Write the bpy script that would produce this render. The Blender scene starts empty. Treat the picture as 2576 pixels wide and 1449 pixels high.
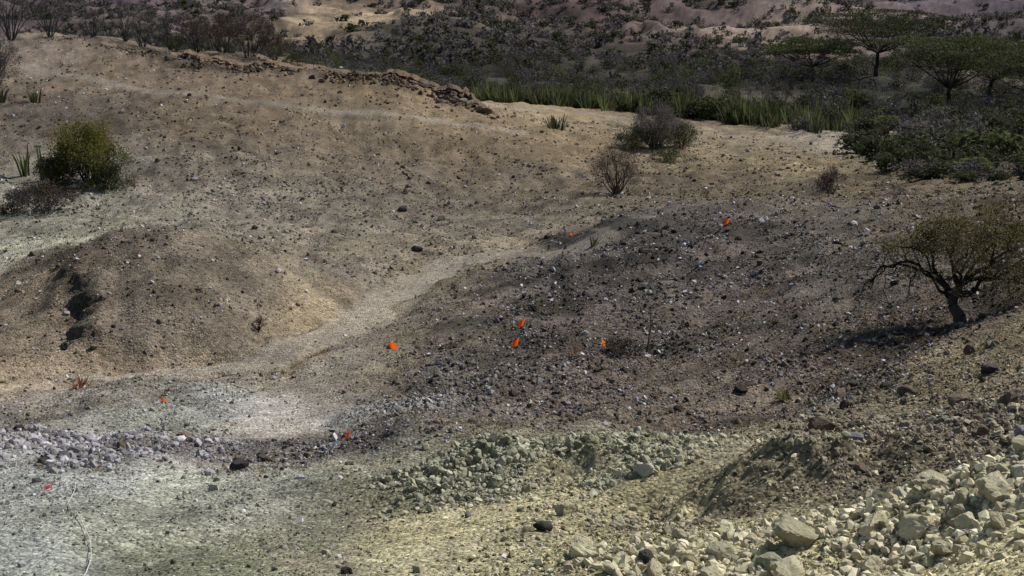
import bpy, math, numpy as np
from mathutils import Vector
R=np.random.default_rng(7)
SC=bpy.context.scene
COL=SC.collection
# ------------------------------------------------------------ helpers
def hsh(ix,iy,s):
    n=(ix*374761393+iy*668265263+s*144269504)&0xffffffff
    n=((n^(n>>13))*1274126177)&0xffffffff
    return (n^(n>>16))/4294967295.0
def perlin(x,y,s=0):
    xf=np.floor(x);yf=np.floor(y);ix=xf.astype(np.int64);iy=yf.astype(np.int64);fx=x-xf;fy=y-yf
    u=fx*fx*(3-2*fx);v=fy*fy*(3-2*fy)
    def g(i,j):
        a=hsh(ix+i,iy+j,s)*6.2831853
        return np.cos(a)*(fx-i)+np.sin(a)*(fy-j)
    a=g(0,0);b=g(1,0);c=g(0,1);d=g(1,1)
    return ((a+(b-a)*u)*(1-v)+(c+(d-c)*u)*v)*1.5
def fbm(x,y,s=0,o=3,gain=.5):
    t=0;a=1;k=1.0
    for i in range(o):
        t=t+a*perlin(x*k+i*17.3,y*k-i*9.1,s+i);a*=gain;k*=2.03
    return t
def sstep(a,b,x):
    t=np.clip((x-a)/(b-a),0,1);return t*t*(3-2*t)
def dm(s): return [tuple(float(q)/10 for q in t.split(",")) for t in s.split(";")]
def lin(c):
    c=np.asarray(c,float)/255;return np.where(c<.04045,c/12.92,((c+.055)/1.055)**2.4)
def polydist(x,y,pl):
    d=np.full(np.shape(x),1e9)
    for (ax,ay),(bx,by) in zip(pl[:-1],pl[1:]):
        L=(bx-ax)**2+(by-ay)**2;t=np.clip(((x-ax)*(bx-ax)+(y-ay)*(by-ay))/L,0,1)
        d=np.minimum(d,np.hypot(x-ax-t*(bx-ax),y-ay-t*(by-ay)))
    return d
# ------------------------------------------------------------ terrain survey points: x, y, z
TY="6.5 9.2 13 18 26 33 45 55 75 130 200 260 7.5 9.7 13 15.5 20 23.5 28.5 36 44 53 63 80 42 47 54 64 72 77 185 85 72 58 47 40 35 27.5 23 20 8 10 12.2 15.3 17.5 7.8 10.3 13.4 22 27 31 36 16.3 17.5 20 29 37.5 25 22.6 29.5 25 22.8 33 31 26 37 36 37 36 47 46 29 22.5 17 13 9.6 27.5 20.5 15.5 12.2 9.8 12.5 16 21 29 40 8 5.6 62 46 53 80 90 68 110 150 200 270 160 210 250 200 250 85 83 77 73 72 70 58 50 41 56"
TX="""20,696;28,644;39,579;58,538;76,471;96,406;130,268;150,201;194,38;333,-155;564,-223;729,120;0,649;0,603;0,546;0,498;0,432;0,389;0,336;0,247;0,170;0,154;0,228;0,132;-83,208;-92,249;-105,292;-124,360;-139,420;-148,465;-354,-30;-281,503;-240,420;-195,322;-159,236;-136,257;-120,288;-98,343;-83,360;-72,383;-30,626;-37,581;-45,536;-56,475;-64,433;-14,635;-18,578;-24,511;-44,361;-34,315;-26,287;12,242;-28,446;-46,433;-23,395;-70,419;-90,281;-61,403;-56,351;-90,400;-77,403;-71,366;-47,280;-53,351;-45,348;-110,286;22,300;44,340;73,365;55,198;94,226;35,368;27,408;21,475;16,546;12,613;57,400;43,461;33,522;26,574;21,621;45,614;57,579;74,542;101,478;138,338;29,690;21,738;62,152;34,212;92,184;93,19;3,49;157,70;128,-131;173,-249;230,-223;308,86;-129,-199;-168,-54;-199,154;-549,-4;-684,154;-305,492;-229,492;-180,459;-110,402;-58,370;-17,241;-64,240;-55,202;-46,214;-30,186"""
pts=[(a/1.0,b,c/10.0) for (a,c),b in zip(dm(TX),map(float,TY.split()))]
pts+=[(-38,100,-.6),(-25,98,-.6),(-12,98,-1),(-4,95,-.6),(-60,110,-.2),(-40,130,-2),(0,130,-2),(40,130,-2)]
for x in(-130,-40,50,140): pts+=[(x*1.3,330,20),(x*1.6,430,60),(x*2,560,95)]
pts+=[(-4,0,8.1),(4,0,8.3),(0,-9,9.3),(-8,-9,9.1),(8,-9,9.6),(-60,60,3.5),(-30,30,3.2),(-16,12,5.3),(60,60,3),(32,30,5.5),(14,9,7.3),(90,100,-1),(-90,110,3),(-110,200,0),(120,180,-1)]
pts=np.array(pts)
def uv(x,y): return x/(y+14.0)*1.6,np.log(y+14.0)
def kern(d2): return 0.5*d2*np.log(d2+1e-12)
A,B=uv(pts[:,0],pts[:,1]);n=len(pts)
K=kern((A[:,None]-A)**2+(B[:,None]-B)**2)+np.eye(n)*1e-4
M=np.zeros((n+3,n+3));M[:n,:n]=K;M[:n,n]=M[n,:n]=1;M[:n,n+1]=M[n+1,:n]=A;M[:n,n+2]=M[n+2,:n]=B
w=np.linalg.solve(M,np.concatenate([pts[:,2],[0,0,0]]))
def Hb0(x,y):
    a,b=uv(x,y);z=w[n]+w[n+1]*a+w[n+2]*b
    for i in range(n): z=z+w[i]*kern((a-A[i])**2+(b-B[i])**2)
    return z
# smooth lookup tables over the land (fast evaluation)
GA=np.linspace(-.8,.8,321);GB=np.linspace(math.log(2.5),math.log(575),641)
GBm,GAm=np.meshgrid(GB,GA,indexing='ij');GY=np.exp(GBm)-12;GX=GAm*np.exp(GBm)
def lookup(T,x,y):
    yy=np.maximum(y+12,2.6)
    a=np.clip((x/yy+.8)/1.6*320,0,319.999);b=np.clip((np.log(yy)-GB[0])/(GB[-1]-GB[0])*640,0,639.999)
    i=b.astype(int);j=a.astype(int);fb=b-i;fa=a-j
    if T.ndim==3: fb=fb[...,None];fa=fa[...,None]
    return (T[i,j]*(1-fa)+T[i,j+1]*fa)*(1-fb)+(T[i+1,j]*(1-fa)+T[i+1,j+1]*fa)*fb
TH=Hb0(GX,GY)
def Hb(x,y): return lookup(TH,x,y)
hillpath=dm("-249,724;-198,680;-165,648;-115,628;-77,624;-51,628;-17,628;2,620")
wash=dm("30,352;18,338;1,348;-14,338;-22,311;-27,284;-32,263;-37,238;-42,223;-54,220;-67,209;-76,201;-100,190")
branch=dm("-27,284;-26,224;-27,192;-28,173;-27,152")
flat=dm("-18,740;15,844;51,852;90,768;129,744;167,684")
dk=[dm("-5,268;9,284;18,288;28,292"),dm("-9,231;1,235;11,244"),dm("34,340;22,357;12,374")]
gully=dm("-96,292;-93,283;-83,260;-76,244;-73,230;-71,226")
ledgeA=dm("-187,752;-158,716;-134,716;-106,716")
ledgeB=dm("-97,708;-66,696;-37,704;-17,676")
def paths(x,y):
    nz=fbm(x*1.3,y*.8,5)
    m=.8*(1-sstep(.25,.7,polydist(x,y,hillpath)+nz*.3))
    wd=.72+.42*sstep(26,36,y)
    m=np.maximum(m,1-sstep(.38,.85,polydist(x,y,wash)/wd+nz*.32))
    m=np.maximum(m,.7*(1-sstep(.3,.9,polydist(x,y,branch)+nz*.4)))
    m=np.maximum(m,.5*(1-sstep(.4,1.5,polydist(x,y,flat)+nz*.8)))
    return m
def ell(x,y,cx,cy,rx,ry): return np.exp(-(((x-cx)/rx)**2+((y-cy)/ry)**2))
def slope_e(x,y):
    xe=np.interp(y,[12,14,17,20,23,27,32,37],[-1.6,-1.5,-1.4,-1.2,-1.1,-1.0,-.6,1.5])
    return sstep(-.6,1.6,x-xe+fbm(x,y,29,3)*.5)*sstep(11,15,y)*(1-sstep(32,41,y))
def H(x,y):
    x=np.asarray(x,float);y=np.asarray(y,float)
    z=Hb(x,y);p=paths(x,y)
    far=sstep(85,130,y);near=1-far
    k=1-.8*p
    z=z+near*k*(fbm(x/2.7,y/3.4,11,3)*.13+fbm(x/.8,y/.9,12,2)*.045*sstep(5,20,y)+fbm(x/.8,y/.9,12,2)*.025)
    z=z+near*k*fbm(x/.22,y/.22,13,2)*.012
    z=z-.15*np.abs(fbm(x/1.6+y/6,y/5,17,3))*sstep(12,18,y)*near*k
    # diagonal ribs and rills on the dark stony slope
    qa=(y*.81-x*.59);qb=(x*.81+y*.59)
    z=z+slope_e(x,y)*k*.26*(.3-np.abs(fbm(qa/1.9,qb/7,28,3)))
    z=z+far*(fbm(x/22,y/26,14,4)*1.5+np.abs(fbm(x/9,y/14,15,3))*.7*sstep(150,200,y))
    z=z+sstep(165,210,y)*(3.4*(.35-np.abs(fbm(x/30+y/80,y/55,18,4))))
    q=(z+fbm(x/30,y/30,16,2)*1.8)/2.6;fr=q-np.floor(q)
    z=z+sstep(175,215,y)*(sstep(.75,1,fr)-fr)*1.3*sstep(-.2,.3,fbm(x/40,y/30,19,2))
    # eroded bank of the mound
    gx=np.interp(y,[22.6,23,24.4,26,28.3,29.2],[-7.1,-7.3,-7.6,-8.3,-9.3,-9.6])+fbm(y/.5,y*0+3,21,3)*.45
    win=sstep(22.3,23.3,y)*(1-sstep(26.2,28.4,y))*(.7+.5*fbm(y/.8,y*0+8,27,2))
    z=z+win*.16*np.tanh((x-gx)/.08)*np.exp(-np.abs(x-gx)/.9)
    z=z-.22*(1-sstep(.3,1.6,polydist(x,y,wash)))*sstep(19,22,y)*(1-sstep(33,35,y))
    # rubble heap and eroded bank beside it
    z=z+.22*ell(x,y,.3,10.95,1.25,.55)*(1+fbm(x*2,y*2,22,3)*.7)-.12*ell(x,y,.5,10.55,.36,.25)
    z=z+.27*ell(x,y,2.15,9.3,1.0,.5)*(1+fbm(x*2,y*2,23,3)*1.0)
    z=z-.2*ell(x,y,1.05,9.3,.45,.55)
    z=z+.16*ell(x,y,2.4,7.5,1.6,.5)
    dA=polydist(x,y,ledgeA)+fbm(x,y,24,2)*.4;dB=polydist(x,y,ledgeB)+fbm(x,y,25,2)*.4
    z=z+.22*np.exp(-(dA/.8)**2)+.22*np.exp(-(dB/.9)**2)
    return z
def Hs(x,y): return float(H(np.array([x]),np.array([y]))[0])
# ------------------------------------------------------------ soil colour by place, with some shade painted in
CP="""-726,2108;-654,2388;-451,2200;-298,1816;-219,2200;-242,1984;-256,1808;-148,1840;-59,2408;-44,1780;149,2536;291,2544;370,2168;484,2284;376,1892;230,2004;108,1828;656,2332;825,2452;603,1944;722,2052;92,1548;194,1352;5,1420;313,1100;-85,1612;-177,1628;70,1168;-8,768;27,848;74,836;129,744;163,708;84,580;109,538;139,536;39,652;27,588;59,505;94,460;172,544;116,447;-256,772;-191,772;-195,704;-110,668;-54,668;-25,648;-68,616;-129,579;-178,579;-15,584;-60,541;-105,501;-133,471;2,503;-39,472;-76,450;-145,446;-143,403;-106,418;-119,335;-119,380;-11,432;7,373;-76,267;-56,281;-59,241;-46,266;-63,230;-47,232;-94,287;-100,277;-81,230;-40,312;-75,205;-62,214;-44,218;-37,259;-28,284;-29,226;-21,311;-23,200;-56,192;-40,183;-32,180;-29,164;-40,160;-53,163;-27,185;-45,140;-31,142;-20,138;-41,114;-30,112;-20,111;-30,96;-33,89;-23,89;-14,95;-12,81;-17,81;-5,89;-3,94;-3,78;-11,200;1,174;-10,253;1,285;16,335;31,345;48,328;73,312;98,323;25,271;46,258;60,240;20,214;35,195;44,166;54,159;10,154;23,150;35,144;48,140;41,138;42,116;-4,138;16,130;0,116;5,108;-4,106;13,118;-10,115;20,108;24,100;34,104;28,76;23,83;15,88;11,90;7,77;16,75;23,67"""
CC="""88 77 78,93 82 86,98 88 88,80 75 72,160 142 118,150 134 110,145 128 104,66 62 55,74 64 62,60 54 48,86 72 70,94 82 80,134 120 106,140 126 112,128 114 100,88 76 71,66 59 54,98 86 90,84 74 82,78 70 68,68 62 60,
52 50 42,50 50 41,58 56 48,50 50 42,54 54 47,62 62 57,62 63 45,
142 128 105,132 117 94,112 101 83,128 116 95,140 131 117,124 112 90,130 117 93,110 100 79,124 110 87,114 100 80,97 87 73,93 85 71,62 60 50,102 91 73,
120 109 98,111 99 87,114 101 86,111 97 81,107 93 74,134 118 95,106 95 79,101 90 75,93 84 75,109 97 79,106 96 83,113 105 93,111 106 96,106 96 83,107 100 88,117 112 101,128 125 114,122 121 107,126 122 109,
148 147 130,129 126 112,113 106 93,128 118 102,109 100 88,111 102 90,110 101 88,109 101 90,94 87 79,115 106 93,82 77 69,130 117 99,120 109 94,111 104 93,
130 117 99,133 120 101,138 124 102,137 124 101,130 119 98,128 118 98,126 116 96,124 115 98,127 123 114,152 152 146,190 191 192,178 180 179,142 143 132,126 122 113,131 126 114,
140 137 139,127 122 117,98 93 87,152 154 149,148 150 136,142 142 130,148 150 136,148 152 146,124 126 107,130 129 110,142 138 116,120 122 100,168 160 127,172 164 130,162 156 126,
100 94 84,93 86 77,106 99 87,88 83 77,94 90 86,90 85 79,94 88 80,98 92 81,106 97 81,87 81 75,99 92 83,100 94 85,96 89 79,98 90 79,90 82 71,80 71 61,104 95 83,104 95 83,102 93 81,140 129 102,120 111 90,112 103 85,108 102 90,102 94 83,
132 131 108,148 145 118,116 114 93,118 115 96,127 125 107,132 127 105,142 135 111,116 107 90,128 118 96,112 105 89,98 92 76,158 150 118,158 152 117,184 176 140,190 182 144"""
cp=np.array(dm(CP));cc=np.array([lin([float(v) for v in t.split()]) for t in CC.replace("\n","").split(",")])
CA=cp[:,0]/(cp[:,1]+4)*2.2;CB=np.log(cp[:,1]+4)
_a=GX/np.maximum(GY+4,1)*2.2;_b=np.log(np.maximum(GY+4,1))
num=np.zeros(GX.shape+(3,));den=np.zeros(GX.shape)
for i in range(len(CA)):
    q=1/((_a-CA[i])**2+((_b-CB[i])*1.3)**2+.0015)**2
    num+=q[...,None]*cc[i];den+=q
TS=num/den[...,None]
def soil(x,y):
    x=np.asarray(x,float);y=np.asarray(y,float);y4=np.maximum(y+4,1)
    f1=fbm(x/y4*9,np.log(y4)*6,31,3);f2=fbm(x/y4*9,np.log(y4)*6,35,3)
    c=lookup(TS,x+f1*.03*y4,y+f2*.045*y4)
    p=paths(x,y)[...,None]
    lum=c.mean(-1,keepdims=True)
    pc=np.array([1.12,.99,.81])*np.clip(lum*1.15+.042,0,.34)
    c=c*(1-.85*p)+pc*.85*p
    m=np.zeros(x.shape)
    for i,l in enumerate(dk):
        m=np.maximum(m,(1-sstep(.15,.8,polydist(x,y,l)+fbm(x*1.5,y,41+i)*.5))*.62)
    m=np.maximum(m,.5*(1-sstep(.05,.4,polydist(x,y,gully)+fbm(x*2,y*2,46)*.3)))  # shade of the gully bank, painted as darker soil
    m=np.maximum(m,.6*ell(x,y,1.45,18.6,.5,.35))  # shadow beside the dead sapling, painted into the soil colour
    m=np.maximum(m,.55*ell(x,y,5.1,17.2,1.3,.7))  # thorn tree's cast shadow painted into the soil, nearer and left of the trunk
    m=np.maximum(m,.5*(1-sstep(.3,1.2,polydist(x,y,ledgeA)+fbm(x,y,48,3)*1.2)))
    m=np.maximum(m,.4*(1-sstep(.3,1.2,polydist(x,y,ledgeB)+fbm(x,y,49,3)*1.2)))
    m=np.maximum(m,sstep(150,190,y)*.45*sstep(.0,.45,fbm(x/20,y/11,57,4)))
    se=slope_e(x,y)*(1-p[...,0])
    qa=(y*.81-x*.59);qb=(x*.81+y*.59)
    m=np.maximum(m,se*.4*sstep(.05,.5,fbm(qa/1.5,qb/5,58,3)))
    dd=1.0-.10*se-.08*sstep(38,50,y)*(1-sstep(85,95,y))*(1-p[...,0])-.10*ell(x,y,-6,26,3,4)
    c=c*((1-m)*dd)[...,None]*(np.array([1.0,.985,.98])+se[...,None]*np.array([0,-.01,.03]))
    v=1+.34*fbm(x/.9,y/1.2,51,4,.65)*(1-.5*p[...,0])+.2*fbm(x/5,y/7,55,3)
    return np.clip(c*v[...,None],.004,.7)
# ------------------------------------------------------------ mesh utils
def mesh(name,V,F,mats=(),mi=None,col=None,smooth=False):
    V=np.asarray(V,np.float32);F=np.asarray(F,np.int32);me=bpy.data.meshes.new(name)
    k=F.shape[1];me.vertices.add(len(V));me.vertices.foreach_set("co",V.ravel())
    me.loops.add(F.size);me.loops.foreach_set("vertex_index",F.ravel())
    me.polygons.add(len(F));me.polygons.foreach_set("loop_start",np.arange(0,F.size,k,dtype=np.int32))
    me.update(calc_edges=True)
    for m in mats: me.materials.append(m)
    if mi is not None: me.polygons.foreach_set("material_index",np.asarray(mi,np.int32))
    me.polygons.foreach_set("use_smooth",np.full(len(F),bool(smooth)))
    if col is not None:
        a=me.color_attributes.new("soil","FLOAT_COLOR","POINT")
        c=np.ones((len(V),4),np.float32);c[:,:3]=col;a.data.foreach_set("color",c.ravel())
    return me
def obj(name,me,loc=(0,0,0),parent=None,**kw):
    o=bpy.data.objects.new(name,me);o.location=loc
    if parent: o.parent=parent
    COL.objects.link(o)
    for k,v in kw.items(): o[k]=v
    return o
# ------------------------------------------------------------ materials
def newmat(name,rough=.95):
    m=bpy.data.materials.new(name);m.use_nodes=True;nt=m.node_tree;b=nt.nodes["Principled BSDF"]
    b.inputs["Roughness"].default_value=rough;b.inputs["Specular IOR Level"].default_value=.15
    return m,nt,b
def N(nt,t,**kw):
    x=nt.nodes.new(t)
    for k,v in kw.items(): setattr(x,k,v)
    return x
def math2(nt,op,a,b):
    x=N(nt,"ShaderNodeMath",operation=op)
    for i,v in enumerate((a,b)):
        if isinstance(v,(int,float)): x.inputs[i].default_value=v
        else: nt.links.new(v,x.inputs[i])
    return x.outputs[0]
def noise(nt,co,scale,detail=4,rough=.6):
    x=N(nt,"ShaderNodeTexNoise");nt.links.new(co,x.inputs["Vector"])
    x.inputs["Scale"].default_value=scale;x.inputs["Detail"].default_value=detail;x.inputs["Roughness"].default_value=rough
    return x.outputs["Fac"]
def remap(nt,f,a,b,c,d):
    x=N(nt,"ShaderNodeMapRange");nt.links.new(f,x.inputs[0])
    for i,v in enumerate((a,b,c,d)): x.inputs[i+1].default_value=v
    return x.outputs[0]
def scalec(nt,c,f):
    x=N(nt,"ShaderNodeVectorMath",operation="SCALE");nt.links.new(c,x.inputs[0]);nt.links.new(f,x.inputs["Scale"]);return x.outputs[0]
def thin(nt,b,colour,k=.4):
    t=N(nt,"ShaderNodeBsdfTranslucent");nt.links.new(colour,t.inputs[0]);mx=N(nt,"ShaderNodeMixShader");mx.inputs[0].default_value=k
    nt.links.new(b.outputs[0],mx.inputs[1]);nt.links.new(t.outputs[0],mx.inputs[2]);nt.links.new(mx.outputs[0],nt.nodes["Material Output"].inputs[0])
def ground_mat():
    m,nt,b=newmat("dry_soil");L=nt.links.new
    at=N(nt,"ShaderNodeAttribute",attribute_name="soil");g=N(nt,"ShaderNodeNewGeometry");co=g.outputs["Position"]
    n1=remap(nt,noise(nt,co,60,3,.7),.3,.7,.58,1.48)
    n2=remap(nt,noise(nt,co,11,5,.8),.3,.7,.5,1.6)
    n3=remap(nt,noise(nt,co,.6,5,.7),.3,.7,.8,1.24)
    v=N(nt,"ShaderNodeTexVoronoi");L(co,v.inputs["Vector"]);v.inputs["Scale"].default_value=26
    vb=N(nt,"ShaderNodeSeparateColor");L(v.outputs["Color"],vb.inputs[0])
    peb=remap(nt,vb.outputs[0],0,1,.6,1.5)
    f=math2(nt,"MULTIPLY",math2(nt,"MULTIPLY",n1,n2),math2(nt,"MULTIPLY",n3,peb))
    L(scalec(nt,at.outputs["Color"],f),b.inputs["Base Color"])
    bp=N(nt,"ShaderNodeBump");bp.inputs["Strength"].default_value=1.0;bp.inputs["Distance"].default_value=.035
    hgt=math2(nt,"ADD",noise(nt,co,16,6,.75),math2(nt,"MULTIPLY",v.outputs["Distance"],-.9))
    L(hgt,bp.inputs["Height"]);L(bp.outputs[0],b.inputs["Normal"]);return m
def attr_mat(name):
    m,nt,b=newmat(name);at=N(nt,"ShaderNodeAttribute",attribute_name="soil");g=N(nt,"ShaderNodeNewGeometry")
    f=remap(nt,noise(nt,g.outputs["Position"],30,3,.7),.3,.7,.8,1.2)
    nt.links.new(scalec(nt,at.outputs["Color"],f),b.inputs["Base Color"]);return m
def rock_mat(name,c1,c2,scale=9):
    m,nt,b=newmat(name);L=nt.links.new;g=N(nt,"ShaderNodeNewGeometry");oi=N(nt,"ShaderNodeObjectInfo")
    r=N(nt,"ShaderNodeMix",data_type="RGBA");L(remap(nt,noise(nt,g.outputs["Position"],scale,6,.7),.35,.65,0,1),r.inputs[0])
    r.inputs[6].default_value=(*c1,1);r.inputs[7].default_value=(*c2,1)
    f=remap(nt,oi.outputs["Random"],0,1,.75,1.2)
    L(scalec(nt,r.outputs[2],f),b.inputs["Base Color"])
    bp=N(nt,"ShaderNodeBump");bp.inputs["Strength"].default_value=1.0;bp.inputs["Distance"].default_value=.035
    L(noise(nt,g.outputs["Position"],26,7,.78),bp.inputs["Height"]);L(bp.outputs[0],b.inputs["Normal"]);return m
def leaf_mat(name,c1,c2,var=.35,tr=.4):
    m,nt,b=newmat(name,.8);L=nt.links.new;g=N(nt,"ShaderNodeNewGeometry");oi=N(nt,"ShaderNodeObjectInfo")
    r=N(nt,"ShaderNodeMix",data_type="RGBA");L(g.outputs["Random Per Island"],r.inputs[0])
    r.inputs[6].default_value=(*c1,1);r.inputs[7].default_value=(*c2,1)
    c=scalec(nt,r.outputs[2],remap(nt,oi.outputs["Random"],0,1,1-var,1+var));L(c,b.inputs["Base Color"])
    if tr: thin(nt,b,c,tr)
    return m
M_ground=ground_mat();M_grav=attr_mat("loose_stone")
M_cream=rock_mat("cream_rock",(.48,.43,.27),(.72,.67,.48))
M_lav=rock_mat("grey_rock",(.24,.22,.24),(.52,.50,.54))
M_brown=rock_mat("brown_rock",(.12,.09,.065),(.28,.22,.165))
M_dark=rock_mat("dark_rock",(.04,.037,.034),(.12,.11,.10))
M_olive=rock_mat("olive_rock",(.26,.25,.165),(.43,.415,.30))
M_white=rock_mat("white_rock",(.56,.52,.41),(.74,.71,.60))
M_ledge=rock_mat("ledge_rock",(.07,.05,.035),(.24,.175,.12),3)
M_green=leaf_mat("dark_green_leaf",(.028,.034,.017),(.08,.084,.04))
M_lime=leaf_mat("yellow_green_leaf",(.11,.12,.03),(.29,.27,.075))
M_grey=leaf_mat("grey_twig_leaf",(.06,.052,.05),(.155,.138,.132))
M_olv=leaf_mat("olive_leaf",(.08,.066,.026),(.20,.16,.062))
M_brn=leaf_mat("rust_twig_leaf",(.05,.034,.026),(.13,.09,.065),tr=0)
M_sword=leaf_mat("sword_leaf",(.045,.06,.022),(.135,.15,.06))
M_aloe=leaf_mat("rusty_aloe_leaf",(.14,.055,.03),(.34,.14,.06))
M_dry=leaf_mat("dry_grass_blade",(.18,.13,.055),(.38,.28,.12))
M_bark=leaf_mat("grey_bark",(.05,.042,.036),(.12,.10,.085),tr=0)
M_dbark=leaf_mat("dark_bark",(.025,.02,.017),(.07,.056,.045),tr=0)
M_gtwig=leaf_mat("grey_twig",(.065,.058,.055),(.17,.15,.148),tr=0)
# ------------------------------------------------------------ ground sheet
ys=np.concatenate([np.linspace(-9,5,14)[:-1],np.geomspace(5,60,760)[:-1],np.geomspace(60,560,320)])
t=np.concatenate([np.linspace(-1,-.7,50)[:-1],np.linspace(-.7,.7,800),np.linspace(.7,1,50)[1:]])
Tt,Yg=np.meshgrid(t,ys)
hw=np.where(Yg<5,9*.62,(Yg+4)*.62);Xg=Tt*hw
Zg=H(Xg,Yg);nr,nc=Xg.shape
idx=np.arange(nr*nc).reshape(nr,nc)
F=np.stack([idx[:-1,:-1],idx[:-1,1:],idx[1:,1:],idx[1:,:-1]],-1).reshape(-1,4)
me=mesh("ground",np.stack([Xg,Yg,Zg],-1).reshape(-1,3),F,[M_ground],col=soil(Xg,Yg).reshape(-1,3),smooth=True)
obj("ground",me,kind="structure")
# ------------------------------------------------------------ loose stones (uncountable gravel)
def ico(sub):
    import bmesh
    bm=bmesh.new();bmesh.ops.create_icosphere(bm,subdivisions=sub,radius=1);V=np.array([v.co[:] for v in bm.verts]);F=np.array([[v.index for v in f.verts] for f in bm.faces]);bm.free();return V,F
IV1,IF1=ico(1);IV,IF=ico(3);IV2,IF2=ico(4)
CUBE=np.array([(x,y,z) for x in(-1,1) for y in(-1,1) for z in(-1,1)],float)*.55
CF=np.array([(0,1,3,2),(4,6,7,5),(0,4,5,1),(2,3,7,6),(0,2,6,4),(1,5,7,3)])
def rotm(rng,k):
    q=rng.normal(size=(k,4));q/=np.linalg.norm(q,axis=1)[:,None];a,b,c,d=q.T
    return np.stack([1-2*(c*c+d*d),2*(b*c-a*d),2*(b*d+a*c),2*(b*c+a*d),1-2*(b*b+d*d),2*(c*d-a*b),2*(b*d-a*c),2*(c*d+a*b),1-2*(b*b+c*c)],-1).reshape(-1,3,3)
def heap(x,y): return 1-sstep(.75,1.15,np.hypot((x-.25)/1.3,(y-10.85)/.95)+fbm(x*1.5,y*1.5,63,2)*.25)
def rub(x,y):
    r=.7*heap(x,y)*(1-.95*ell(x,y,.5,10.55,.4,.25))+.8*ell(x,y,-4.6,13.7,1.3,.9)+.5*ell(x,y,-1.6,13.2,1.3,.5)+1.0*ell(x,y,2.4,7.4,2.0,.9)
    return r+.8*ell(x,y,3.7,10.8,1.0,1.8)+.5*ell(x,y,2.15,9.3,.8,.5)
def dens(x,y):
    d=.38+rub(x,y)
    d=d+.5*ell(x,y,-.3,19,1.3,3.2)+.5*ell(x,y,-9,47,5,4)+.6*ell(x,y,-1,15.8,1.1,1.3)
    d=d+.5*slope_e(x,y)
    d=d*(.4+1.1*sstep(-.35,.5,fbm(x/1.7,y/2.2,61,3)))
    d=d*(1-.9*paths(x,y));d=d*(1-.5*ell(x,y,-2.6,9.2,1.9,1.7))
    return d*(1-.4*sstep(45,70,y))
def stonemesh(name,x,y,s,c,rng,label,cat="gravel",rnd=False):
    m=len(x);z=H(x,y);bv,bf=(IV1*.62,IF1) if rnd else (CUBE,CF);nv=len(bv)
    V=bv[None]*(1+(rng.uniform(-.45,.3,(m,nv,3)) if rnd else rng.uniform(-.55,.25,(m,8,3))));V=V*rng.uniform([.7,.7,.45],[1.3,1.2,.95],(m,3))[:,None,:]
    V=np.einsum('nij,nkj->nki',rotm(rng,m),V)*s[:,None,None]
    V=V+np.stack([x,y,z+s*.15],-1)[:,None,:]
    F=(bf[None]+np.arange(m)[:,None,None]*nv).reshape(-1,bf.shape[1])
    obj(name,mesh(name,V.reshape(-1,3),F,[M_grav],col=np.repeat(c,nv,0)),kind="stuff",label=label,category=cat)
def gravel(name,Nn,y0,y1,s0,sk,sg_,rng,cap=1.0,rnd=False):
    y=np.exp(rng.uniform(math.log(y0),math.log(y1),Nn));x=rng.uniform(-1,1,Nn)*.44*(y+1.5)
    k=rng.uniform(0,1.5,Nn)<dens(x,y);x=x[k];y=y[k];m=len(x)
    rb=np.clip(rub(x,y),0,2);se=slope_e(x,y)
    s=(s0+sk*y)*np.exp(rng.normal(0,sg_,m));s=np.clip(s,.005,(.03+.0016*y)*cap)*(1+.2*rb)
    c=soil(x,y)*rng.uniform(.6,1.4,(m,1))
    pf=.16+.12*np.clip(rb,0,1.5)+.07*se;pale=rng.uniform(0,1,m)<pf
    warm=sstep(-.8,1.5,x)*(1-sstep(11.5,14,y))
    pc=np.array([.42,.40,.415])*(1-warm[:,None])+np.array([.54,.49,.36])*warm[:,None]
    c=np.where(pale[:,None],pc*rng.uniform(.55,1.4,(m,1)),c)
    dkm=rng.uniform(0,1,m)<.11+.08*se;c=np.where(dkm[:,None],c*.38,c)
    stonemesh(name,x,y,s,c,rng,"loose angular grey and cream stones strewn over soil",rnd=rnd)
gravel("gravel",420000,5,78,.0035,.00062,.45,R)
gravel("pebbles",50000,6,70,.0065,.0013,.5,R,1.8,True)
def clods(name,m,fn,s0,s1,c1,c2,label,rng,pw=2.6):
    x,y=fn(rng,m);m=len(x);s=s0*(s1/s0)**(rng.uniform(0,1,m)**pw)
    f=rng.uniform(0,1,(m,1));c=(np.array(c1)*(1-f)+np.array(c2)*f)*rng.uniform(.6,1.25,(m,1))
    stonemesh(name,x,y,s,c,rng,label,rnd=True)
def disc(cx,cy,rx,ry,hole=None,th=-.38):
    def fn(rng,m):
        a=rng.uniform(0,6.283,m);r=np.sqrt(rng.uniform(0,1,m))*(1+.18*np.sin(a*3+1)+.1*np.sin(a*7))
        x=cx+rx*r*np.cos(a);y=cy+ry*r*np.sin(a);k=rng.uniform(0,1,m)>(r-.5)*1.6
        k&=fbm(x*1.6,y*1.6,71,3)+rng.normal(0,.1,m)>th
        if hole: k&=np.hypot((x-hole[0])/hole[2],(y-hole[1])/hole[3])>1+rng.normal(0,.12,m)
        return x[k],y[k]
    return fn
RC=np.random.default_rng(99)
clods("rubble_heap",11000,disc(.25,10.75,1.55,1.0,(.52,10.5,.42,.24)),.012,.075,(.235,.23,.16),(.46,.445,.33),"compact heap of olive grey clods on pale ground",RC,2.5)
clods("rubble_band",7500,disc(-4.7,13.5,1.9,1.7,None,-.1),.014,.10,(.16,.15,.15),(.50,.48,.51),"patchy scatter of pale and dark grey rubble",RC,2.5)
clods("rubble_band",1800,disc(-2.2,13.2,1.8,.9,None,0),.014,.06,(.10,.09,.09),(.42,.40,.42),"scatter of pale and dark grey rubble",RC)
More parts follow.
